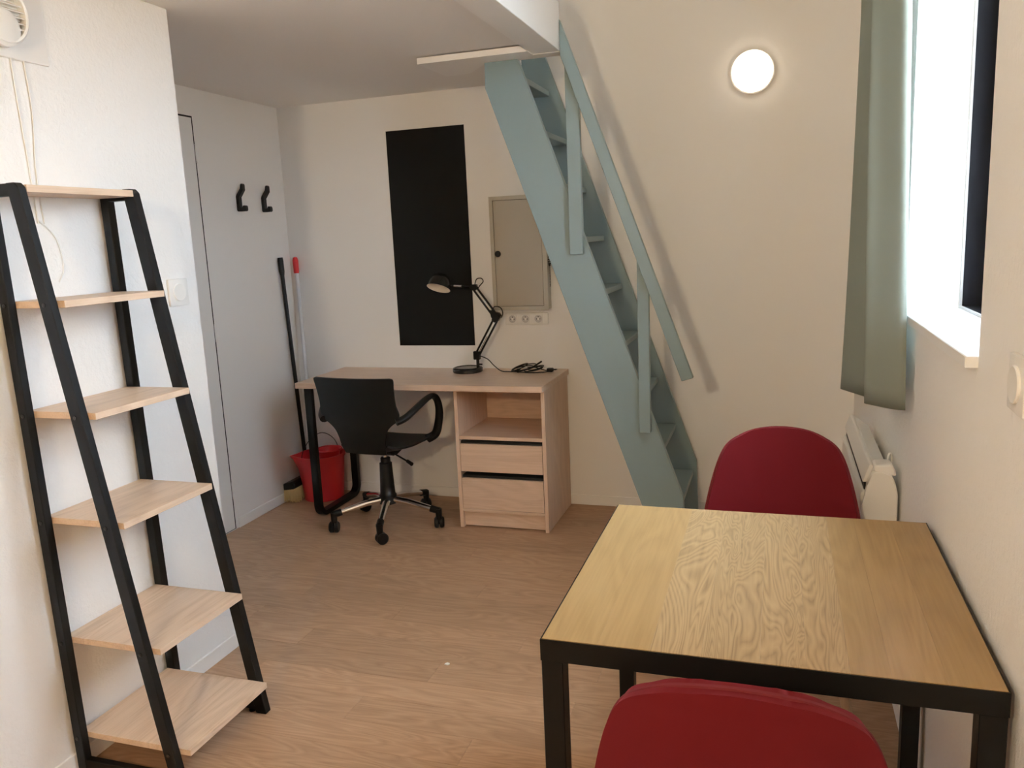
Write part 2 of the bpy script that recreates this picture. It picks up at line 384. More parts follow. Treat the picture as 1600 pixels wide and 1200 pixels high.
# ------------------------------------------------------------------ electric cabinet
t = thing('electric_cabinet', 'beige metal electrical cabinet on wall between blackboard and stair', 'cabinet', (-1.30, YB, 1.08))
x0, x1, z0, z1, yf = -1.460, -1.152, 1.086, 1.684, 4.140
bm = NB(); box(bm, x0+.002, x1-.002, yf+.012, YB, z0+.002, z1-.002, bev=.002)
box(bm, x0, x1, yf, yf+.012, z0, z0+.02); box(bm, x0, x1, yf, yf+.012, z1-.02, z1)
box(bm, x0, x0+.02, yf, yf+.012, z0+.02, z1-.02); box(bm, x1-.024, x1, yf, yf+.012, z0+.02, z1-.02)
obj('cabinet_body', bm, M_boxf, t)
bm = NB(); box(bm, x0+.022, x1-.026, yf+.001, yf+.011, z0+.022, z1-.022, bev=.001); d = obj('cabinet_door', bm, M_box, t)
bm = NB(); box(bm, x0+.019, x1-.023, yf+.0105, yf+.0125, z0+.019, z1-.019); obj('door_gap', bm, M_dark, t)
bm = NB(); lathe(bm, [(.016, 0), (.017, .004), (.014, .008), (0, .009)], (-1.421, yf+.001, 1.386), 24, 'y'); obj('lock', bm, M_black, d, True)
# key chain on the side
kc = thing('key_chain', 'dark beaded chain hanging on the side of the beige cabinet', 'chain', (-1.146, 4.17, 1.36))
bm = NB(); nb = 16
for i in range(nb):
    a = 2*PI*i/nb; lathe(bm, [(0, -.0045), (.0032, -.0032), (.0045, 0), (.0032, .0032), (0, .0045)], (-1.147, 4.17+.017*math.sin(a), 1.348+.032*math.cos(a)), 8)
for i in range(14): lathe(bm, [(0, -.004), (.0035, 0), (0, .004)], (-1.147, 4.172, 1.312-.008*i), 8)
obj('beads', bm, M_blackg, kc, True)
bm = NB(); tube(bm, [(-1.1525, 4.17, 1.383), (-1.138, 4.17, 1.383)], .003, 8); obj('hook_pin', bm, M_black, kc)

# sockets
t = thing('socket_strip', 'white triple wall socket below the beige electrical cabinet', 'socket', (-1.29, YB, 1.035))
bm = NB(); box(bm, -1.416, -1.172, YB-.014, YB, 1.000, 1.066, bev=.006, seg=2); pl = obj('socket_plate', bm, M_plastic, t, True)
for xc in (-1.372, -1.298, -1.226):
    bm = NB(); box(bm, xc-.023, xc+.023, YB-.0165, YB-.013, 1.010, 1.057, bev=.001)
    so = obj('socket', bm, M_plastic, t)
    bm = NB(); lathe(bm, [(.0195, 0), (.0205, .0022), (.0185, .0024), (.017, .0004), (0, .0002)], (xc, YB-.0162, 1.0335), 28, 'y'); obj('socket_ring', bm, M_seal, so, True)
    bm = NB()
    for dx, dz in ((-.009, -.001), (.009, -.001), (0, .010)): lathe(bm, [(.003, 0), (.003, .0016), (0, .0017)], (xc+dx, YB-.0165, 1.0335+dz), 12, 'y')
    obj('socket_hole', bm, M_dark, so)

# switches
def switch(name, x, y, z, s, nx, label):
    t = thing(name, label, 'switch', (x, y, z))
    bm = NB(); a, b = sorted((x, x+nx*.010)); box(bm, a, b, y-s/2, y+s/2, z-s/2, z+s/2, bev=.003, seg=2); obj('switch_plate', bm, M_plastic, t, True)
    bm = NB(); lathe(bm, [(s*.33, 0), (s*.33, .003), (s*.31, .005), (0, .004)], (x+nx*.0095, y, z), 32, 'x' if nx > 0 else '-x'); obj('switch_button', bm, M_plastic, t, True)
switch('light_switch', XL, 2.259, 1.336, .090, 1, 'square white wall switch with round button beside ladder shelf')
switch('light_switch', XR, 1.405, 1.210, .090, -1, 'white wall switch cut by the right edge of the photo')

# ------------------------------------------------------------------ coat hooks
def hook(y, label):
    bm = NB(); x = XD
    prof = [(.040, 1.812), (.048, 1.806), (.048, 1.776), (.018, 1.742), (.018, 1.684), (.038, 1.684), (.038, 1.698), (.052, 1.698), (.056, 1.690), (.056, 1.674), (.050, 1.668), (.006, 1.668), (.001, 1.674), (.001, 1.746), (.006, 1.754), (.033, 1.786), (.033, 1.806)]
    prism(bm, [(x+a, b) for a, b in prof], 'y', y-.012, y+.012, bev=.002)
    o = obj('coat_hook', bm, M_black, origin=(x, y, 1.72)); tag(o, label, 'hook', 'black coat hooks')
hook(3.762, 'left of the two black coat hooks on the entry wall')
hook(3.985, 'right of the two black coat hooks, nearer the back corner')

# ------------------------------------------------------------------ vent on the left wall
t = thing('wall_vent', 'round white louvered vent on a square plate high on left wall', 'vent', (XL, 1.715, 2.08))
bm = NB(); box(bm, XL, XL+.006, 1.56, 1.856, 1.984, 2.252, bev=.002); obj('vent_plate', bm, M_clear, t)
bm = NB(); lathe(bm, [(.080, 0), (.080, .028), (.074, .034), (.068, .032), (.068, .012), (0, .012)], (XL+.006, 1.702, 2.088), 40, 'x'); vr = obj('vent_ring', bm, M_plastic, t, True)
for i in range(7):
    z = 2.058+.0145*i; hw = math.sqrt(max(.0004, .067**2-(z-2.088)**2))
    bm = NB(); beam(bm, (XL+.028, 1.702-hw, z), (XL+.028, 1.702+hw, z), .018, .003, up=(.5, 0, 1)); obj('louver', bm, M_plastic, t)
bm = NB()
lathe(bm, [(.048, 0), (.048, .010), (.042, .013), (0, .013)], (XL+.026, 1.702, 2.052), 32, 'x'); obj('vent_cap', bm, M_plastic, t, True)
t = thing('pull_cord', 'thin white double cord hanging down the left wall from the vent', 'cord', (XL+.004, 1.74, 1.98))
for a, b in ((1.735, 1.745), (1.775, 1.765)):
    pts = catmull([(XL+.004, a, 2.0), (XL+.004, a+.004, 1.85), (XL+.004, b, 1.70), (XL+.004, b+.004, 1.56)], 6)
    bm = NB(); tube(bm, pts, .0018, 6); obj('strand', bm, M_cord, t, True)
bm = NB(); tube(bm, catmull([(XL+.004, 1.749, 1.57), (XL+.004, 1.80, 1.52), (XL+.004, 1.812, 1.44), (XL+.004, 1.79, 1.40)], 6), .0015, 6); obj('strand', bm, M_cord, t, True)

# ------------------------------------------------------------------ ladder shelf unit
LS = thing('ladder_shelf', 'tall black framed ladder shelf with six pale wood boards, against left wall', 'shelf', (-1.72, 1.80, 0))
def lean(p): return (p[0], p[1]-.028*p[2], p[2])
def shear(bm):
    for v in bm.verts: v.co.y -= .017*v.co.z
YN, YFR = 1.614, 2.024      # outer faces of near and far frames
ZS = 1.655
def leg_front(y0, y1):
    bm = NB(); xo = lambda z: -1.541-.150*z; wd = .038
    prism(bm, [(xo(0)-wd, 0), (xo(0), 0), (xo(ZS-.012), ZS-.012), (xo(ZS)-.010, ZS), (xo(ZS)-wd, ZS)], 'y', y0, y1, bev=.002); shear(bm); return bm
def leg_back(y0, y1):
    bm = NB(); prism(bm, [(-1.912, 0), (-1.880, 0), (-1.884, ZS), (-1.912, ZS)], 'y', y0, y1, bev=.002); shear(bm); return bm
for y0, y1 in ((YN, YN+.024), (YFR-.028, YFR)):
    obj('leg', leg_front(y0, y1), M_steel, LS); obj('leg', leg_back(y0, y1), M_steel, LS)
    bm = NB(); box(bm, -1.882, -1.574, y0+.001, y1-.001, .012, .040, bev=.002); shear(bm); obj('bottom_bar', bm, M_steel, LS)
    bm = NB(); box(bm, -1.886, -1.822, y0+.001, y1-.001, ZS-.032, ZS-.001, bev=.002); shear(bm); obj('top_bar', bm, M_steel, LS)
    for xf in (-1.60, -1.85):
        bm = NB(); lathe(bm, [(.012, .0), (.012, .008), (.006, .009), (.006, .014)], (xf, (y0+y1)/2, 0), 14); obj('foot', bm, M_black, LS)
first = None
for z, xf in ((.116, -1.524), (.413, -1.577), (.769, -1.638), (1.067, -1.677), (1.359, -1.722), (1.650, -1.786)):
    bm = NB(); xb = -1.915 if z > 1.6 else -1.908
    box(bm, xb, xf, YN+.0242, YFR-.0282, z-.018, z, bev=.0006); shear(bm); obj('shelf_board', bm, M_shelf, LS)
    if z < 1.6:
        for xs in (-1.541-.15*z-.019, -1.896):
            bm = NB(); lathe(bm, [(.006, 0), (.0055, .002), (.003, .003), (0, .0028)], (xs, YN-.017*z, z-.009), 14, 'y'); obj('screw', bm, M_blackg, LS, True)
bm = NB(); lathe(bm, [(.006, 0), (.0055, .002), (.003, .003), (0, .0028)], (-1.862, YN-.017*1.63, 1.635), 14, 'y'); obj('screw', bm, M_blackg, LS, True)

# ------------------------------------------------------------------ desk
DT = .760
dk = thing('desk', 'pale beech desk with black loop leg and built-in drawer pedestal', 'desk', (-1.75, 3.95, 0))
bm = NB(); box(bm, -2.432, -1.070, 3.672, 4.200, DT-.030, DT, bev=.0015); obj('desktop', bm, M_desk, dk)
cx0, cx1, cy0, cy1 = -1.556, -1.078, 3.735, 4.196
bm = NB()
box(bm, cx0, cx0+.019, cy0, cy1, 0, DT-.030, bev=.0008); obj('side_panel', bm, M_deskv, dk)
bm = NB(); box(bm, cx1-.019, cx1, cy0, cy1, 0, DT-.030, bev=.0008); obj('side_panel', bm, M_deskv, dk)
ix0, ix1 = cx0+.0195, cx1-.0195
bm = NB(); box(bm, ix0, ix1, cy0, cy0+.016, DT-.044, DT-.0305); obj('top_rail', bm, M_desk, dk)
bm = NB(); box(bm, ix0, ix1, cy0+.003, cy1-.02, .469, .487, bev=.0008); obj('inner_shelf', bm, M_desk, dk)
bm = NB(); box(bm, ix0, ix1, cy1-.018, cy1, .08, .47); obj('back_panel', bm, M_desk, dk)
bm = NB(); box(bm, ix0, ix1, cy1-.030, cy1-.012, .4875, DT-.031); obj('back_panel', bm, M_desk, dk)
bm = NB(); box(bm, ix0, ix1, cy0+.037, cy1-.02, .086, .100); obj('bottom_panel', bm, M_desk, dk)
bm = NB(); box(bm, ix0, ix1, cy0+.001, cy0+.016, .087, .1015, bev=.0008); obj('bottom_rail', bm, M_desk, dk)
bm = NB(); box(bm, ix0, ix1, cy0+.022, cy0+.036, .006, .0865, bev=.0008); obj('plinth', bm, M_desk, dk)
for z0, z1 in ((.302, .446), (.104, .266)):
    bm = NB(); box(bm, ix0+.002, ix1-.002, cy0-.001, cy0+.016, z0, z1, bev=.001)
    dr = obj('drawer_front', bm, M_desk, dk)
    bm = NB(); box(bm, ix0+.001, ix1-.001, cy0+.017, cy1-.06, z0+.01, z1+.012)  # solid block, coloured dark to stand in for shade inside the drawer gaps
    obj('drawer_shade_block', bm, M_dark, dr)
# loop leg: one flat black bar bent into a U
def ribbon(bm, path, wx, th):
    """rectangular-section sweep in the YZ plane, wx wide along x"""
    P = [Vector(p) for p in path]; rings = []
    for i, p in enumerate(P):
        d = (P[min(i+1, len(P)-1)]-P[max(i-1, 0)]).normalized(); n = Vector((0, -d.z, d.y))
        rings.append([bm.verts.new(p+Vector((a*wx/2, 0, 0))+n*b*th/2) for a, b in ((-1, -1), (1, -1), (1, 1), (-1, 1))])
    for a, b in zip(rings, rings[1:]):
        for k in range(4): bm.faces.new((a[k], a[(k+1) % 4], b[(k+1) % 4], b[k]))
    bm.faces.new(rings[0][::-1]); bm.faces.new(rings[-1])
R_, xl, yA, yB_ = .055, -2.385, 3.725, 4.150
path = [(xl, yA, DT-.030)]
path += [(xl, yA+R_-R_*math.cos(a), .014+R_-R_*math.sin(a)) for a in [PI/2*i/8 for i in range(9)]]
path += [(xl, yB_-R_+R_*math.sin(a), .014+R_-R_*math.cos(a)) for a in [PI/2*i/8 for i in range(9)]]
path += [(xl, yB_, DT-.030)]
bm = NB(); ribbon(bm, path, .042, .026); obj('loop_leg', bm, M_steel, dk, True)

# ------------------------------------------------------------------ desk lamp
lm = thing('desk_lamp', 'black jointed architect desk lamp with round shade on the desk', 'lamp', (-1.603, 4.075, DT))
yl = 4.090
bm = NB(); lathe(bm, [(.078, 0), (.082, .004), (.082, .020), (.078, .025), (.070, .027), (.068, .024), (0, .024)], (-1.603, 4.075, DT), 40); obj('base', bm, M_blackg, lm, True)
bm = NB(); tube(bm, [(-1.548, yl, DT+.022), (-1.548, yl, .838)], .0085, 12); tube(bm, [(-1.548, yl, .800), (-1.522, yl-.004, .800)], .0045, 8); obj('post', bm, M_blackg, lm, True)
A0, A1, A2 = Vector((-1.548, yl, .852)), Vector((-1.428, yl, 1.052)), Vector((-1.545, yl, 1.213))
bm = NB(); box(bm, -1.569, -1.532, yl-.012, yl+.012, .826, .872, bev=.003); obj('bracket', bm, M_blackg, lm)
def arm(a, b, off, name='arm_rod'):
    d = (b-a).normalized(); n = Vector((-d.z, 0, d.x))*off
    bm = NB(); beam(bm, a+n, b+n, .010, .008, up=(0, 1, 0), bev=.001); return bm
obj('arm_rod', arm(A0, A1, .011), M_blackg, lm); obj('arm_rod', arm(A0, A1, -.011), M_blackg, lm)
obj('arm_rod', arm(A1, A2, .011), M_blackg, lm); obj('arm_rod', arm(A1, A2, -.011), M_blackg, lm)
for a, b in ((A0, A1), (A1, A2)):
    d = (b-a); bm = NB(); pts = []
    for k in range(2): tube(bm, [a+d*.08+Vector((0, -.006+.012*k, 0)), a+d*.5+Vector((0, -.006+.012*k, 0))], .0035, 8)
    obj('spring', bm, M_chrome, lm, True)
bm = NB()
prism(bm, [(-1.456, 1.058), (-1.440, 1.026), (-1.418, 1.034), (-1.400, 1.060), (-1.412, 1.078), (-1.440, 1.086), (-1.462, 1.096)], 'y', yl-.013, yl+.013, bev=.001)
for x_, z_ in ((-1.449, 1.042), (-1.413, 1.062)): lathe(bm, [(.004, 0), (.003, .003), (0, .003)], (x_, yl-.013, z_), 10, 'y')
obj('elbow', bm, M_blackg, lm)
bm = NB(); prism(bm, [(-1.572, 1.215), (-1.548, 1.196), (-1.526, 1.206), (-1.532, 1.232), (-1.556, 1.232)], 'y', yl-.011, yl+.011, bev=.001); obj('elbow', bm, M_blackg, lm)
bm = NB(); tube(bm, [(-1.548, yl, 1.219), (-1.690, yl, 1.229)], .006, 10); obj('neck', bm, M_blackg, lm, True)
bm = NB(); tube(bm, [(-1.618, yl-.001, 1.224), (-1.662, yl-.001, 1.227)], .0068, 10); obj('neck_sleeve', bm, M_chrome, lm, True)
# shade: dome, opening tipped slightly toward the room
Rs = Matrix.Rotation(math.radians(-26), 3, 'X') @ Matrix.Rotation(math.radians(7), 3, 'Y')
prof = [(.0, .066), (.012, .066), (.030, .060), (.048, .046), (.058, .028), (.063, .005), (.065, -.018), (.062, -.018), (.060, .004), (.055, .026), (.045, .042), (.026, .055), (0, .058)]
bm = NB(); lathe(bm, prof[:7], (-1.748, yl, 1.232), 40, 'z', Rs.to_4x4().to_3x3()); 
for f in list(bm.faces):
    if len(f.verts) > 10: bm.faces.remove(f)
sh = obj('lamp_shade', bm, M_blackg, lm, True)
bm = NB(); lathe(bm, [(.065, -.0182), (.0625, -.018)]+prof[8:], (-1.748, yl, 1.232), 40, 'z', Rs)
for f in list(bm.faces):
    if len(f.verts) > 10: bm.faces.remove(f)
obj('shade_lining', bm, M_lampw, sh, True)
bm = NB(); lathe(bm, [(0, .02), (.016, .012), (.020, -.002), (.014, -.016), (0, -.02)], Vector((-1.748, yl, 1.232))+Rs@Vector((0, 0, .018)), 20); obj('bulb', bm, M_lampw, sh, True)
# cable loops at the joints, tail and coil on the desktop
bm = NB(); tube(bm, catmull([(-1.548, yl+.012, 1.225), (-1.535, yl+.01, 1.258), (-1.508, yl+.01, 1.262), (-1.498, yl+.01, 1.245), (-1.52, yl+.012, 1.222), (-1.532, yl+.01, 1.205)], 6), .0028, 8); obj('cable_loop', bm, M_black, lm, True)
bm = NB(); tube(bm, catmull([(-1.455, yl+.012, 1.088), (-1.440, yl+.01, 1.110), (-1.408, yl+.01, 1.104), (-1.396, yl+.01, 1.078), (-1.402, yl+.01, 1.056), (-1.418, yl+.012, 1.046)], 6), .0028, 8); obj('cable_loop', bm, M_black, lm, True)
zc = DT+.004
bm = NB()
tube(bm, catmull([(-1.535, yl, .846), (-1.492, yl+.003, .828), (-1.452, yl-.01, .795), (-1.41, yl-.02, .768), (-1.37, 4.07, zc), (-1.33, 4.075, zc), (-1.305, 4.085, zc+.004)], 8), .0028, 8)
obj('power_cable', bm, M_black, lm, True)
bm = NB()
def loopc(c, a, b, tilt, z, dz):
    return [(c[0]+a*math.cos(t)*math.cos(tilt)-b*math.sin(t)*math.sin(tilt), c[1]+a*math.cos(t)*math.sin(tilt)+b*math.sin(t)*math.cos(tilt), z+dz*(1+math.sin(t+1))) for t in [2*PI*k/28 for k in range(28)]]
for c, a, b, tl, z, dz in (((-1.30, 4.10), .058, .036, .2, zc, .012), ((-1.285, 4.10), .062, .028, .45, zc+.006, .014), ((-1.31, 4.09), .05, .03, -.3, zc+.003, .019), ((-1.225, 4.105), .045, .022, -.15, zc+.004, .012), ((-1.235, 4.095), .05, .028, .15, zc+.001, .010)):
    tube(bm, loopc(c, a, b, tl, z, dz), .0028, 6, closed=True)
tube(bm, catmull([(-1.30, 4.06, zc), (-1.24, 4.045, zc), (-1.18, 4.06, zc), (-1.148, 4.09, zc)], 6), .0028, 6)
tube(bm, catmull([(-1.27, 4.10, zc+.018), (-1.23, 4.10, zc+.02), (-1.18, 4.10, zc+.006), (-1.15, 4.10, zc+.002)], 6), .0028, 6)
obj('cable_coil', bm, M_black, lm, True)
bm = NB(); tube(bm, [(-1.262, 4.10, zc+.012), (-1.24, 4.10, zc+.020), (-1.190, 4.10, zc+.052)], [.006, .005, .005], 10); obj('cable_tie', bm, M_black, lm, True)
bm = NB(); box(bm, -1.160, -1.128, 4.080, 4.112, DT+.001, DT+.021, bev=.004, seg=2)
for dy in (-.009, .009): tube(bm, [(-1.128, 4.096+dy, DT+.013), (-1.108, 4.096+dy, DT+.013)], .0022, 8)
obj('plug', bm, M_black, lm, True)
bm = NB(); box(bm, -1.318, -1.300, 4.052, 4.074, DT+.001, DT+.022, bev=.004, seg=2); obj('cord_switch', bm, M_black, lm, True)

# ------------------------------------------------------------------ office chair
oc = thing('office_chair', 'black plastic swivel desk chair with loop arms and chrome star base', 'chair', (-1.945, 3.70, 0), rz=math.radians(-4))
L = dict(local=True)
bm = NB(); lathe(bm, [(.030, .118), (.046, .120), (.046, .165), (.040, .172), (.037, .23), (.033, .33), (.033, .338), (.026, .342), (.026, .365), (.022, .368)], (0, 0, 0), 28); obj('column_cover', bm, M_black, oc, True, **L)
bm = NB(); lathe(bm, [(.012, .36), (.012, .40)], (0, 0, 0), 16); obj('gas_piston', bm, M_chrome, oc, True, **L)
bm = NB(); prism(bm, [(-.06, .415), (.08, .415), (.07, .398), (.02, .385), (-.025, .385), (-.05, .398)], 'x', -.07, .07, bev=.004); obj('tilt_mechanism', bm, M_black, oc, **L)
bm = NB(); tube(bm, [(.06, -.02, .400), (.185, -.075, .372)], .0045, 8); tube(bm, [(.170, -.068, .376), (.205, -.084, .366)], [.009, .010], 10); obj('height_lever', bm, M_black, oc, True, **L)
for k in range(5):
    a = math.radians(219+72*k); d = Vector((math.cos(a), math.sin(a), 0)); s = Vector((-d.y, d.x, 0))
    bm = NB(); pts = [d*.035+Vector((0, 0, .142)), d*.12+Vector((0, 0, .132)), d*.265+Vector((0, 0, .100))]
    tube(bm, pts, [.021, .0195, .0165], 14, flat=.85); lg = obj('base_leg', bm, M_chrome, oc, True, **L)
    bm = NB(); tube(bm, [d*.245+Vector((0, 0, .104)), d*.292+Vector((0, 0, .094))], [.0185, .018], 14)
    tube(bm, [d*.287+Vector((0, 0, .105)), d*.287+Vector((0, 0, .046))], [.0175, .0155], 14)
    obj('end_cap', bm, M_black, lg, True, **L)
    bm = NB(); ca = a+random.uniform(-.9, .9); ax = Vector((math.cos(ca), math.sin(ca), 0)); c = d*.287+Vector((-ax.y, ax.x, 0))*.008+Vector((0, 0, .030))
    for sg in (-1, 1): tube(bm, [c+ax*sg*.003, c+ax*sg*.006, c+ax*sg*.019, c+ax*sg*.025], [.025, .0295, .0295, .023], 20)
    tube(bm, [c-ax*.02, c+ax*.02], .012, 12)
    box(bm, *(c.x-.012, c.x+.012, c.y-.012, c.y+.012, c.z+.004, c.z+.030), bev=.004)
    obj('caster', bm, M_black, lg, True, **L)
# seat: dished plastic pan
def grid_shell(bm, f, nu, nv, th):
    V = [[Vector(f(u/nu, v/nv)) for u in range(nu+1)] for v in range(nv+1)]
    def nrm(v, u):
        v, u = min(max(v, 2), nv-3), min(max(u, 2), nu-2)      # edge rows borrow an inner normal
        a = V[v][u+1]-V[v][u-1]; b = V[v+1][u]-V[v-1][u]
        n = a.cross(b); return n.normalized() if n.length > 1e-9 else Vector((0, 0, 1))
    A = [[bm.verts.new(V[v][u]) for u in range(nu+1)] for v in range(nv+1)]
    B = [[bm.verts.new(V[v][u]-nrm(v, u)*th) for u in range(nu+1)] for v in range(nv+1)]
    for v in range(nv):
        for u in range(nu):
            bm.faces.new((A[v][u], A[v][u+1], A[v+1][u+1], A[v+1][u])); bm.faces.new((B[v][u], B[v+1][u], B[v+1][u+1], B[v][u+1]))
    for v in range(nv):
        bm.faces.new((A[v][0], A[v+1][0], B[v+1][0], B[v][0])); bm.faces.new((A[v][nu], B[v][nu], B[v+1][nu], A[v+1][nu]))
    for u in range(nu):
        bm.faces.new((A[0][u], B[0][u], B[0][u+1], A[0][u+1])); bm.faces.new((A[nv][u], A[nv][u+1], B[nv][u+1], B[nv][u]))
    return V
def lerp_tab(tab, t):
    for (a, va), (b, vb) in zip(tab, tab[1:]):
        if t <= b:
            k = (t-a)/(b-a) if b > a else 0; k = k*k*(3-2*k) if False else k
            return tuple(x+(y-x)*k for x, y in zip(va, vb))
    return tab[-1][1]
# rows (y, z, half-width): seat front -> seat rear
seat_rows = catmull([(.245, .418, .165), (.235, .436, .195), (.19, .452, .215), (.08, .448, .220), (-.05, .438, .205), (-.14, .440, .165), (-.19, .462, .135)], 4)
def seat_f(u, v):
    k = min(int(v*(len(seat_rows)-1)), len(seat_rows)-2); t = v*(len(seat_rows)-1)-k; r = seat_rows[k].lerp(seat_rows[k+1], t)
    s = 2*u-1; return (s*r.z, r.x-.02*(abs(s)**3)*(1 if r.x > .15 else 0), r.y+.026*s*s*(.4+.6*min(1, max(0, (.2-r.x)/.2)))-.012)
bm = NB(); grid_shell(bm, seat_f, 20, 24, .010); obj('seat', bm, M_black, oc, True, **L)
back_rows = catmull([(-.185, .432, .118), (-.205, .470, .126), (-.215, .520, .134), (-.222, .560, .150), (-.230, .590, .178), (-.236, .612, .208), (-.243, .645, .226), (-.254, .700, .217), (-.268, .770, .220), (-.278, .815, .226), (-.281, .828, .222), (-.282, .832, .210)], 4)
def back_f(u, v):
    k = min(int(v*(len(back_rows)-1)), len(back_rows)-2); t = v*(len(back_rows)-1)-k; r = back_rows[k].lerp(back_rows[k+1], t)
    s = 2*u-1; return (s*r.z, r.x+.032*s*s*(r.z/.23)**2, r.y)
bm = NB(); grid_shell(bm, back_f, 20, 40, .009); obj('backrest', bm, M_black, oc, True, **L)
for sg in (-1, 1):
    pts = catmull([(sg*.205, -.212, .612), (sg*.240, -.175, .628), (sg*.272, -.095, .672), (sg*.285, -.02, .698), (sg*.289, .03, .698), (sg*.290, .068, .668), (sg*.284, .095, .61), (sg*.270, .105, .54), (sg*.245, .112, .480), (sg*.200, .105, .452)], 6)
    n = len(pts); rs = [.025-.006*math.sin(PI*i/(n-1)) for i in range(n)]
    bm = NB(); tube(bm, pts, rs, 12, flat=.75); obj('armrest', bm, M_black, oc, True, **L)

# ------------------------------------------------------------------ bucket, broom, mop
bk = thing('mop_bucket', 'red plastic mop bucket with wringer insert beside the black desk leg', 'bucket', (-2.555, 4.062, 0))
def bucket_pt(a, z, h, r0, r1):
    t = z/h; r = r0+(r1-r0)*t; x, y = r*math.cos(a), r*math.sin(a)
    da = abs((a-PI*1.17+PI) % (2*PI)-PI)      # spout toward -x
    k = max(0, 1-da/.55)*t**2; return (x-.035*k*k, y-.02*k*k)
bm = NB(); n = 48; h = .268; rings = []
levels = [(0, 0), (.10, 0), (.19, 0), (.25, 0), (h, 0), (h, .008), (h-.012, .008), (h-.012, 0)]
def ring(z, r0, r1, ex=0, wall=0):
    out = []
    for k in range(n):
        a = 2*PI*k/n; x, y = bucket_pt(a, z, h, r0-wall, r1-wall); L_ = math.hypot(x, y); s = (L_+ex)/L_
        out.append(bm.verts.new((bk.location.x+x*s, bk.location.y+y*s, z)))
    return out
R0, R1 = .115, .135
rs = [ring(0.002, R0, R1), ring(.10, R0, R1), ring(.18, R0, R1), ring(h-.016, R0, R1), ring(h-.016, R0, R1, .007), ring(h, R0, R1, .007), ring(h, R0, R1, -.003), ring(.18, R0, R1, -.004), ring(.012, R0, R1, -.004)]
for a, b in zip(rs, rs[1:]):
    for k in range(n): bm.faces.new((a[k], a[(k+1) % n], b[(k+1) % n], b[k]))
bm.faces.new(rs[0][::-1]); bm.faces.new(rs[-1])
obj('bucket_body', bm, M_red, bk, True)
bm = NB(); c = (-2.515, 4.085, 0)
lathe(bm, [(.076, .284), (.080, .289), (.076, .293), (.068, .288), (.052, .20), (.048, .198), (.056, .24), (.068, .280)], c, 36)
for f in list(bm.faces):
    if len(f.verts) > 10: bm.faces.remove(f)
lathe(bm, [(0, .195), (.05, .195), (.05, .201), (0, .201)], c, 36)
obj('wringer', bm, M_red, bk, True)
bm = NB(); tube(bm, catmull([(-2.61, 3.935, .25), (-2.60, 3.95, .31), (-2.575, 4.00, .37), (-2.54, 4.07, .39), (-2.51, 4.14, .34), (-2.50, 4.185, .25)], 6), .002, 6); obj('bucket_handle', bm, M_steel, bk, True)

br = thing('broom', 'black broom with yellow bristles leaning in the corner beside the bucket', 'broom', (-2.695, 4.04, 0))
top = Vector((-2.724, 4.083, 1.414)); bot = Vector((-2.700, 4.124, .10)); dd = (top-bot).normalized()
bm = NB(); tube(bm, [bot, top-dd*.09], .0115, 12); obj('stick', bm, M_black, br, True)
bm = NB(); tube(bm, [top-dd*.10, top-dd*.08, top-dd*.02, top], [.0125, .0155, .0165, .0145], 12); obj('grip', bm, M_black, br, True)
bm = NB(); prism(bm, [(-2.735, .072), (-2.668, .082), (-2.656, .090), (-2.656, .118), (-2.675, .128), (-2.735, .112)], 'y', 3.915, 4.165, bev=.004); obj('broom_head', bm, M_black, br)
bm = NB(); rnd = random.Random(3)
for j in range(22):
    for i in range(8):
        y = 3.920+.235*j/21; xb = -2.730+.065*i/7; zb = .074+.012*i/7
        ex = -2.730+.080*i/7+rnd.uniform(-.004, .004); ex = max(ex, -2.733); ey = y+(y-4.057)*.06+rnd.uniform(-.004, .004)
        a, b = Vector((xb, y, zb)), Vector((ex, ey, rnd.uniform(.002, .008)))
        tube(bm, [a, b], [.0045, .0028], 5)
bo = obj('bristles', bm, M_bristle, br)
mp = thing('mop', 'white mop pole with red end cap leaning in the back corner', 'mop', (-2.60, 4.06, .02))
mt = Vector((-2.694, 4.190, 1.412)); mb = Vector((-2.60, 4.060, .075)); md = (mt-mb).normalized()
bm = NB(); tube(bm, [mb, mt-md*.08], .0105, 12); obj('pole', bm, M_alu, mp, True)
bm = NB(); tube(bm, [mt-md*.095, mt-md*.09, mt-md*.02, mt-md*.003, mt], [.012, .016, .0165, .012, .005], 14); obj('end_cap', bm, M_red, mp, True)
bm = NB(); rnd = random.Random(5)
tube(bm, [mb+md*.07, mb-md*.01], [.018, .026], 12)
obj('mop_socket', bm, M_red, mp, True)
bm = NB()
for k in range(26):
    a = 2*PI*k/26+rnd.uniform(-.1, .1); r = rnd.uniform(.02, .045); c = Vector((-2.60, 4.06, 0))
    tube(bm, [mb+Vector((math.cos(a)*.012, math.sin(a)*.012, .01)), c+Vector((math.cos(a)*r*.8, math.sin(a)*r*.8, .06)), c+Vector((math.cos(a)*r, math.sin(a)*r, .020))], .006, 6)
obj('mop_yarn', bm, M_cord, mp, True)

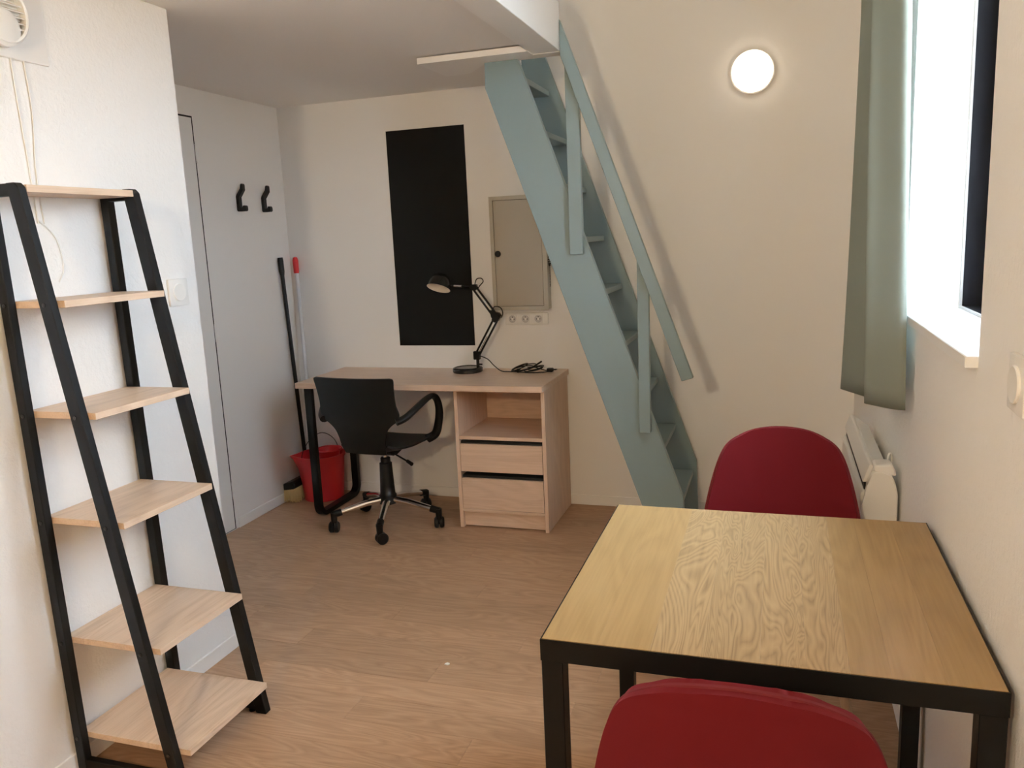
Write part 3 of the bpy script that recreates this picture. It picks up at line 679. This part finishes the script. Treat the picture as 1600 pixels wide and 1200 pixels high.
# ------------------------------------------------------------------ table
TX0, TX1, TY0, TY1, TZ = -.4025, .346, 1.306, 2.070, .750
tb = thing('dining_table', 'square oak dining table with black steel frame in the right foreground', 'table', (-.03, 1.69, 0))
edges = [TX0+.003, -.297, -.205, -.118, -.022, .052, .119, .181, .262, TX1-.003]
for i_, (a, b) in enumerate(zip(edges, edges[1:])):
    bm = NB(); box(bm, a+.0001, b-.0001, TY0+.003, TY1-.003, TZ-.020, TZ)
    obj('stave', bm, M_oak if 2 <= i_ <= 5 else M_oak2, tb, origin=((a+b)/2, 1.69, TZ))
ap = .042
for nm, (x0, x1, y0, y1) in {'f': (TX0, TX1, TY0, TY0+.0027), 'b': (TX0, TX1, TY1-.0027, TY1), 'l': (TX0, TX0+.0027, TY0+.0027, TY1-.0027), 'r': (TX1-.0027, TX1, TY0+.0027, TY1-.0027)}.items():
    bm = NB(); box(bm, x0, x1, y0, y1, TZ-ap, TZ-.001); obj('apron_edge', bm, M_steel, tb)
for x0, x1, y0, y1 in ((TX0+.003, TX1-.003, TY0+.003, TY0+.04), (TX0+.003, TX1-.003, TY1-.04, TY1-.003), (TX0+.003, TX0+.04, TY0+.04, TY1-.04), (TX1-.04, TX1-.003, TY0+.04, TY1-.04)):
    bm = NB(); box(bm, x0, x1, y0, y1, TZ-ap, TZ-.0205); obj('apron_rail', bm, M_steel, tb)
for x0 in (TX0+.001, TX1-.041):
    for y0 in (TY0+.001, TY1-.041):
        bm = NB(); box(bm, x0, x0+.040, y0, y0+.040, 0, TZ-ap-.0005, bev=.0015); obj('leg', bm, M_steel, tb)

# ------------------------------------------------------------------ red chairs
def red_chair(loc, rz, label, top=.855):
    t = thing('dining_chair', label, 'chair', loc, 'red upholstered dining chairs', rz)
    L = dict(local=True)
    # centre line rows (y, z, half width); chair faces +y
    rows = catmull([(.225, .418, .150), (.222, .440, .190), (.17, .462, .222), (.06, .455, .232), (-.06, .448, .232), (-.145, .462, .232), (-.195, .515, .231), (-.215, .580, .229), (-.229, .640, .219), (-.242, .700, .205), (-.252, .750, .190), (-.259, .790, .172), (-.264, .818, .148), (-.266, .836, .118), (-.2675, .8475, .092), (-.268, .8530, .064)], 4)
    def f(u, v, off=0.0):
        x_ = v*(len(rows)-1); k = min(int(x_), len(rows)-2); r = rows[k].lerp(rows[k+1], x_-k)
        s = 2*u-1; back = min(1, max(0, (r.y-.46)/.12)); front = min(1, max(0, (.2-r.x)/.15))
        wr = (r.z/.232)
        up = .045*s*s*(1-back)*front*wr; fw = .060*s*s*back*wr*wr
        side = .25*.0
        return (s*r.z, r.x+fw, r.y+up-.007*s*s*min(1, max(0, (r.y-.80)/.05)))
    bm = NB(); V = grid_shell(bm, f, 24, 56, .030); bmesh.ops.remove_doubles(bm, verts=bm.verts, dist=.0004)
    sh = obj('shell', bm, M_velvet, t, True, **L)
    # piping round the rim
    nv, nu = 56, 24
    rim = [V[v][0] for v in range(0, nv+1)]+[V[nv][u] for u in range(1, nu)]+[V[v][nu] for v in range(nv, -1, -1)]+[V[0][u] for u in range(nu-1, 0, -1)]
    # piping runs on the middle of the edge band
    def mid(v, u):
        vi, ui = min(max(v, 2), nv-3), min(max(u, 2), nu-2)
        a = V[vi][ui+1]-V[vi][ui-1]; b = V[vi+1][ui]-V[vi-1][ui]; n_ = a.cross(b).normalized(); return V[v][u]-n_*.015
    rim = [mid(v, 0) for v in range(0, nv+1)]+[mid(nv, u) for u in range(1, nu)]+[mid(v, nu) for v in range(nv, -1, -1)]+[mid(0, u) for u in range(nu-1, 0, -1)]
    R2 = [rim[0]]
    for p in rim[1:]:
        if (p-R2[-1]).length > .012: R2.append(p)
    for _ in range(3): R2 = [(R2[i-1]+R2[i]*2+R2[(i+1) % len(R2)])/4 for i in range(len(R2))]
    bm = NB(); tube(bm, R2, .0045, 6, closed=True); obj('piping', bm, M_pipe, sh, True, **L)
    bm = NB(); box(bm, -.12, .12, -.11, .11, .400, .412, bev=.004); beam(bm, (-.13, -.13, .405), (.13, .13, .405), .02, .012); beam(bm, (.13, -.13, .405), (-.13, .13, .405), .02, .012)
    obj('under_frame', bm, M_steel, t, **L)
    for sx in (-1, 1):
        for sy in (-1, 1):
            bm = NB(); tube(bm, [(sx*.125, sy*.125, .410), (sx*.215, sy*.205, 0)], [.017, .010], 14); obj('leg', bm, M_leg, t, True, **L)
    return t
red_chair((.014, 2.325, 0), math.radians(180), 'red velvet dining chair on the far side of the table, facing the viewer')
red_chair((-.045, 1.292, 0), 0, 'red velvet dining chair in front, its back to the viewer')

# ------------------------------------------------------------------ radiator
rd = thing('wall_heater', 'white electric wall heater low on the right wall behind red chair', 'heater', (XR, 2.95, .25))
ry0, ry1 = 2.575, 3.300
bm = NB()
prism(bm, [(.262, .215), (.262, .700), (.279, .741), (.334, .702), (.345, .665), (.345, .215)], 'y', ry0+.012, ry1-.004, bev=.004); obj('heater_body', bm, M_rad, rd)
bm = NB()
prism(bm, [(.244, .215), (.244, .650), (.252, .662), (.2615, .662), (.262, .215)], 'y', ry0+.006, ry1, bev=.002)
obj('front_panel', bm, M_rad, rd)
bm = NB(); prism(bm, [(.250, .690), (.2615, .690), (.2785, .738), (.276, .746), (.268, .744)], 'y', ry0+.008, ry1, bev=.0015); obj('top_flap', bm, M_rad, rd)
bm = NB(); prism(bm, [(.2560, .6625), (.2615, .6625), (.2615, .6895), (.2560, .6895)], 'y', ry0+.02, ry1-.01); obj('outlet_slot', bm, M_dark, rd)
bm = NB(); prism(bm, [(.243, .212), (.243, .560), (.250, .625), (.262, .685), (.276, .728), (.300, .730), (.328, .722), (.340, .695), (.348, .660), (.348, .212)], 'y', ry0-.012, ry0+.011, bev=.004); obj('end_cap', bm, M_rad, rd, True)
bm = NB(); prism(bm, [(.278, .726), (.280, .748), (.325, .752), (.338, .738), (.342, .715)], 'y', ry0-.010, ry0+.060, bev=.005); obj('control_box', bm, M_plastic, rd, True)
for y in (2.72, 3.15):
    bm = NB(); box(bm, .340, XR, y, y+.03, .30, .66); obj('wall_bracket', bm, M_rad, rd)
bm = NB(); tube(bm, catmull([(.33, 2.70, .72), (.338, 2.72, .745), (.348, 2.74, .735), (.350, 2.75, .70)], 5), .003, 8); obj('heater_cable', bm, M_cord, rd, True)

# ------------------------------------------------------------------ curtain
ct = thing('curtain', 'sage green curtain gathered at the far side of the window', 'curtain', (.30, 2.6, .95))
P0 = [(.337, 2.418), (.318, 2.418), (.290, 2.440), (.262, 2.475), (.240, 2.502), (.243, 2.520), (.262, 2.545), (.268, 2.580), (.240, 2.640), (.205, 2.700), (.191, 2.722), (.196, 2.745), (.225, 2.780), (.262, 2.800), (.290, 2.780), (.320, 2.790), (.340, 2.830)]
P1 = [(.312, 2.418), (.296, 2.420), (.276, 2.445), (.250, 2.478), (.228, 2.502), (.233, 2.520), (.252, 2.550), (.256, 2.590), (.242, 2.650), (.226, 2.700), (.218, 2.722), (.222, 2.742), (.236, 2.770), (.260, 2.790), (.282, 2.775), (.300, 2.785), (.312, 2.815)]
a = catmull([(*p, 0) for p in P0], 5); b = catmull([(*p, 0) for p in P1], 5)
bm = NB(); zb, zt, nz = .950, 3.05, 34; rows_ = []
for j in range(nz+1):
    t = j/nz; z = zb+(zt-zb)*t; k = min(1, t/.53)
    row_ = []
    for i, (p, q) in enumerate(zip(a, b)):
        s = i/(len(a)-1); v = p.lerp(q, k); wob = .004*math.sin(9*s+5*t)+.003*math.sin(23*s-7*t)
        row_.append(bm.verts.new((v.x+wob*(.3+.7*(1-abs(2*s-1))), v.y+wob*.5, z-.012*(1-t)*math.sin(s*PI)*0)))
    rows_.append(row_)
for r0, r1 in zip(rows_, rows_[1:]):
    for i in range(len(r0)-1): bm.faces.new((r0[i], r0[i+1], r1[i+1], r1[i]))
co = obj('cloth', bm, M_curt, ct, True)
so_ = co.modifiers.new('thickness', 'SOLIDIFY'); so_.thickness = .0016
rdn = thing('curtain_rod', 'slim black curtain rod fixed above the window', 'rod', (.27, 2.2, 3.05))
bm = NB(); tube(bm, [(.265, 1.45, 3.062), (.265, 2.92, 3.062)], .010, 12); obj('rod', bm, M_black, rdn, True)
for y in (1.55, 2.88):
    bm = NB(); tube(bm, [(.265, y, 3.062), (XR, y, 3.062)], .006, 8); box(bm, XR-.006, XR, y-.02, y+.02, 3.03, 3.09); obj('rod_bracket', bm, M_black, rdn)

# ------------------------------------------------------------------ small flakes of plaster on the floor
rnd = random.Random(11)
for (x, y, s, lb) in ((-1.091, 2.424, .0095, 'largest white plaster flake lying on the open wooden floor'),):
    bm = NB(); pts = [(x+s*(1+rnd.uniform(-.3, .3))*math.cos(a_), y+s*.8*(1+rnd.uniform(-.3, .3))*math.sin(a_)) for a_ in [2*PI*k/7 for k in range(7)]]
    prism(bm, pts, 'z', .0003, .003); tag(obj('plaster_flake', bm, M_crumb, origin=(x, y, 0)), lb, 'flake')
